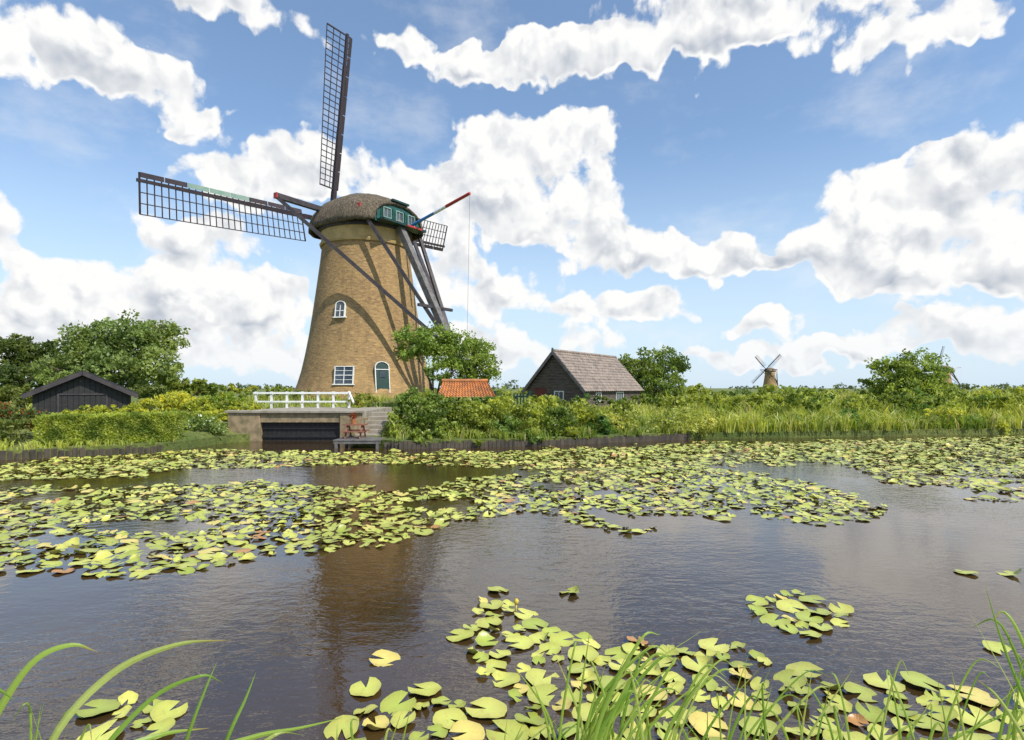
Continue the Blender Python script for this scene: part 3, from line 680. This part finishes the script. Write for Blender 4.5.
# ------------------------------------------------------------------ water lilies
def inpoly(x,y,poly):
    c=False; j=len(poly)-1
    for i in range(len(poly)):
        xi,yi=poly[i];xj,yj=poly[j]
        if (yi>y)!=(yj>y) and x<(xj-xi)*(y-yi)/(yj-yi)+xi: c=not c
        j=i
    return c
REG=[([(-900,500),(-300,500),(0,492),(60,488),(150,487),(250,482),(330,487),(400,492),(470,478),(520,488),(505,512),(430,528),(380,546),(320,553),(250,566),(110,578),(60,568),(0,572),(-300,570),(-900,560)],.90),
([(470,478),(600,470),(700,466),(760,474),(850,490),(890,508),(868,523),(800,519),(700,514),(620,537),(560,517),(500,512)],.86),
([(-900,475),(0,463),(200,449),(400,453),(520,451),(690,444),(1024,437),(1600,437),(1600,468),(1024,466),(940,474),(860,462),(700,466),(560,469),(420,464),(250,466),(80,478),(0,480),(-900,490)],.88),
([(850,462),(1100,458),(1600,458),(1600,508),(1100,503),(960,490),(880,480)],.76),
([(900,495),(1100,502),(1500,520),(1100,524),(990,517)],.66),
([(340,700),(400,690),(470,702),(520,690),(560,664),(640,640),(720,640),(790,655),(850,690),(930,690),(1024,702),(1600,700),(1600,1400),(200,1400),(320,740)],.92),
([(470,632),(480,600),(540,600),(600,615),(645,640),(600,668),(560,690),(500,688),(474,665)],.72),
([(750,612),(800,596),(852,612),(842,632),(790,627)],.75),
([(70,745),(110,700),(165,700),(190,745)],.8),([(1080,570),(1500,560),(1500,640),(1100,620)],.6)]
HOLES=[(150,527,70,7),(440,505,40,5),(60,538,40,4)]
cell={}; pads=[]
def tryadd(x,y,r):
    cx,cy=int(math.floor(x/.4)),int(math.floor(y/.4))
    for i in(-1,0,1):
        for j in(-1,0,1):
            for (a,b,q) in cell.get((cx+i,cy+j),()):
                if (a-x)**2+(b-y)**2<((q+r)*0.80)**2: return
    cell.setdefault((cx,cy),[]).append((x,y,r)); pads.append((x,y,r))
for (u,v) in [(385,660),(492,607),(570,593),(498,591),(460,637),(965,573),(1010,575),(20,552),(425,692),(366,690),(398,706),(520,645),(1000,650)]:
    x,y=W(u,v); tryadd(x,y,.125)
for i in range(160000):
    if i<14000: x=random.uniform(-4,9); y=random.uniform(2.5,7)
    else: x=random.uniform(-26,34); y=random.uniform(6,27)
    if y>float(ys(x))-.35: continue
    u=CU+x/y*F; v=HV+H*F/y
    nn=mnoise.noise(Vector((x*.9,y*.9,0)))*.6+mnoise.noise(Vector((x*.3,y*.3,5)))*.6
    uu=u+18*mnoise.noise(Vector((x*1.3,y*1.3,9))); vv=v+(v-HV)*.07*mnoise.noise(Vector((x*1.1,y*1.1,19)))
    k=0
    for poly,dn in REG:
        if dn>k and inpoly(uu,vv,poly): k=dn
    if k==0: continue
    if any(((u-a)/c)**2+((v-b)/d)**2<1 for a,b,c,d in HOLES): continue
    if nn> (k-.60)*1.4+.05: continue
    rr=random.uniform(.055,.15)
    tryadd(x,y,rr)
NV=15; pv=[];pf=[];pc=[];puv=[]
for (x,y,r) in pads:
    a0=random.uniform(0,2*math.pi); z0=random.uniform(.006,.022); tx=random.uniform(-.02,.02);ty=random.uniform(-.02,.02)
    base=len(pv); t=random.random()
    if t<.02: c=(0.42,0.22,0.07)
    elif t<.13: c=(0.58,0.51,0.13)
    else:
        q=random.random(); c=(0.27+.24*q,0.35+.19*q,0.05+.06*q)
        g_=mnoise.noise(Vector((x*.7,y*.7,33))); c=tuple(k_*(1+.3*g_) for k_ in c)
    curl=random.random()<.12; ca=random.uniform(0,2*math.pi)
    pv.append((x,y,z0)); pc.append(tuple(k_*1.1 for k_ in c)); puv.append((.5,.5))
    notch=.28; e_=random.uniform(.88,1.0); ph=random.uniform(0,6)
    for ringr in(.6,1.0):
        for j in range(NV):
            a=notch+(2*math.pi-2*notch)*j/(NV-1); rr=r*ringr*(1+.035*math.sin(3*a+ph))*(1 if ringr<1 else (1.03 if j in(0,NV-1) else 1))
            lx=rr*math.cos(a); ly=rr*math.sin(a)*e_
            X=x+lx*math.cos(a0)-ly*math.sin(a0); Yy=y+lx*math.sin(a0)+ly*math.cos(a0)
            zz=z0+tx*lx/r+ty*ly/r+ (0.007*math.sin(4*a+ph)+.005 if ringr==1 else 0)
            if curl and math.cos(a-ca)>.45 and ringr==1:
                zz+=r*.45*(math.cos(a-ca)-.45)/.55; X=x+(X-x)*.86; Yy=y+(Yy-y)*.86
            pv.append((X,Yy,zz)); 
            ed=(.86 if ringr==1 else 1.0); pc.append((c[0]*ed*1.05,c[1]*ed*.96,c[2]*ed)); puv.append((.5+.5*ringr*math.cos(a),.5+.5*ringr*math.sin(a)))
    for j in range(NV-1): pf.append((base,base+1+j,base+2+j)); pf.append((base+1+j,base+1+NV+j,base+2+NV+j,base+2+j))
def padmat():
    m,t,o=newmat("lily_pad"); at=t.new('ShaderNodeAttribute'); at.attribute_name="Col"
    uv=t.new('ShaderNodeUVMap'); uv.uv_map="UVMap"; s_=t.new('ShaderNodeSeparateXYZ'); t.l.new(t.vmath('SUBTRACT',uv.outputs[0],(.5,.5,0)),s_.inputs[0])
    an=t.math('ARCTAN2',s_.outputs[1],s_.outputs[0]); ve=t.math('ABSOLUTE',t.math('SINE',t.math('MULTIPLY',an,9.0)))
    vein=t.ramp(ve,0.0,0.22,1.0,0.0)
    tc=t.new('ShaderNodeTexCoord'); n=t.ramp(t.noise(tc.outputs['Object'],22,5,.6),.52,.78)
    c=t.mix(t.math('MULTIPLY',vein,.35),at.outputs['Color'],(0.58,0.58,0.22)); c=t.mix(t.math('MULTIPLY',n,.5),c,(0.32,0.21,0.06))
    b=t.new('ShaderNodeBsdfPrincipled'); t.l.new(c,b.inputs['Base Color']); b.inputs['Roughness'].default_value=.36; b.inputs['Specular IOR Level'].default_value=.5
    t.l.new(t.bump(t.math('ADD',vein,t.noise(tc.outputs['Object'],30,3,.5)),.35,.005),b.inputs['Normal'])
    t.l.new(b.outputs[0],o.inputs[0]); return m
ob=colmesh("water_lilies",pv,pf,np.array(pc),padmat(),uv=puv); ob.data.polygons.foreach_set('use_smooth',[True]*len(ob.data.polygons))
print("pads",len(pads))
m=MB()
for k in range(26):
    x,y,r=random.choice(pads)
    if y>14: continue
    X=x+r;Y=y; 
    m.tube([(X,Y,-.05),(X+.01,Y,.07)],[.008,.008],5); m.tube([(X+.01,Y,.07),(X+.01,Y,.10),(X+.01,Y,.125)],[.012,.028,.012],8)
m.obj("water_lily_buds",plain("yellow_petals",(0.6,0.45,0.05),None,.5),smooth=True)
# ------------------------------------------------------------------ foreground grass
bv=[];bf=[];bc=[]
def blade(pts,wd,col,tip=None):
    pts=[Vector(p) for p in pts]; P_=[pts[0]*2-pts[1]]+pts+[pts[-1]*2-pts[-2]]; out=[]
    for i in range(1,len(P_)-2):
        for k in range(6):
            t=k/6; a,b,c,d=P_[i-1],P_[i],P_[i+1],P_[i+2]
            out.append(0.5*((2*b)+(c-a)*t+(2*a-5*b+4*c-d)*t*t+(3*b-a-3*c+d)*t**3))
    out.append(pts[-1]); n=len(out); base=len(bv); tw=random.uniform(-.5,.5)
    for i,p in enumerate(out):
        d=(out[min(i+1,n-1)]-out[max(i-1,0)]).normalized(); t=i/(n-1)
        sd=d.cross(Vector((tw*.6,-1,.35+tw*t))).normalized(); w_=wd*(min(1,.55+t*2))*(1-t**2.2)+.0004
        nr=sd.cross(d).normalized()
        bv.extend([p-sd*w_,p+nr*w_*.35,p+sd*w_]); c=Vector(col)
        if tip and t>.8: c=c.lerp(Vector(tip),(t-.8)/.2)
        bc.extend([tuple(c*.9),tuple(c*1.15),tuple(c)])
    for i in range(n-1):
        k=base+3*i; bf.append((k,k+1,k+4,k+3)); bf.append((k+1,k+2,k+5,k+4))
def B(Y,pp,wd,col,tip=None): 
    blade([P(u,v,Y+dy) for (u,v,dy) in pp],wd,col,tip)
g1=(0.18,0.30,0.045);g2=(0.27,0.38,0.07);g3=(0.36,0.42,0.12);br_=(0.35,0.22,0.08)
B(2.1,[(-60,830,0),(-15,735,.05),(30,665,.1),(70,645,.15),(98,652,.2)],.016,g2,br_)
B(2.2,[(20,860,0),(50,745,0),(110,675,.1),(175,645,.15),(232,640,.2)],.018,g3,br_)
B(2.3,[(60,860,0),(90,770,0),(150,700,.1),(200,676,.15),(222,682,.2)],.012,g1)
B(2.3,[(150,860,0),(185,745,0),(205,690,.05),(217,662,.1)],.009,g1)
B(2.4,[(190,850,0),(225,745,0),(245,700,.05),(256,672,.1)],.010,g1)
B(2.4,[(130,850,0),(170,770,0),(250,738,.1),(300,728,.15),(342,718,.2)],.013,g2)
B(2.2,[(90,830,0),(110,760,0),(160,735,.1),(210,728,.15)],.014,g2,br_)
B(2.3,[(200,860,0),(240,770,0),(275,735,0),(305,735,.1)],.010,g3)
B(2.0,[(-80,800,0),(-40,720,0),(-8,690,0),(15,700,0)],.014,g1)
B(2.5,[(1075,850,0),(1040,740,0),(1005,650,.05),(985,585,.1)],.009,g1)
B(2.5,[(1095,850,0),(1050,720,0),(1022,640,.05),(1004,612,.1),(992,622,.1)],.010,g2,br_)
B(2.4,[(1070,850,0),(1035,760,0),(1000,700,.05),(975,678,.1)],.010,g3,br_)
def clump(u0,Y,n,spread,vt0,vt1,wmin,wmax,lean):
    for i in range(n):
        u=u0+random.gauss(0,spread); Yb=Y+random.uniform(-.25,.35); vt=random.uniform(vt0,vt1); ln=lean+random.gauss(0,34)
        base=Vector(((u-CU)/F*Yb,Yb,.05)); top=P(u+ln,vt,Yb); 
        mid=base.lerp(top,.55)-Vector((ln/F*Yb*.22,0,0)); 
        pts=[base,mid,top]
        if random.random()<.5:
            pts.append(top+Vector((ln/F*Yb*.35+random.uniform(-.02,.04),random.uniform(-.1,.1),-random.uniform(.0,.06))))
        blade(pts,random.uniform(wmin,wmax),random.choice([g1,g2,g2,g3]),random.choice([None,None,br_]))
clump(585,3.0,26,22,628,700,.006,.012,45)
clump(610,3.1,14,30,660,720,.005,.011,35)
clump(660,3.0,10,25,660,725,.005,.010,15)
clump(740,2.9,14,30,650,720,.004,.009,25)
clump(830,2.8,14,35,660,730,.005,.010,10)
clump(920,2.8,10,30,665,730,.005,.010,10)
clump(990,2.7,14,30,650,720,.005,.010,15)
clump(1075,2.6,12,18,600,690,.005,.010,-30)
clump(500,2.8,5,25,700,735,.005,.009,30)
clump(380,2.6,6,30,705,735,.004,.009,20)
clump(30,2.4,12,50,700,735,.005,.011,30)
clump(-200,2.4,20,50,620,720,.005,.012,-10)
clump(1250,2.6,30,80,560,700,.005,.012,0)
colmesh("foreground_grass",bv,bf,np.array(bc),REED)
n=2500; x=rng.uniform(-6,8,n); y=rng.uniform(1.4,2.5,n); z=np.interp(y,[1.2,1.8,2.2,2.7],[.5,.42,.2,-.2]); h=rng.uniform(.1,.28,n)
a=rng.uniform(0,6.28,n); sd=np.stack([np.cos(a),np.sin(a),0*a],1)*.006; b0=np.stack([x,y,z],1); t0=b0+np.stack([rng.normal(0,.06,n),rng.normal(0,.06,n),h],1)
v=np.stack([b0-sd,b0+sd,t0],1).reshape(-1,3); cc=np.repeat(np.array([g1])*rng.uniform(.6,1.2,(n,1)),3,axis=0)
colmesh("bank_grass",v,np.arange(3*n).reshape(n,3),cc,REED)
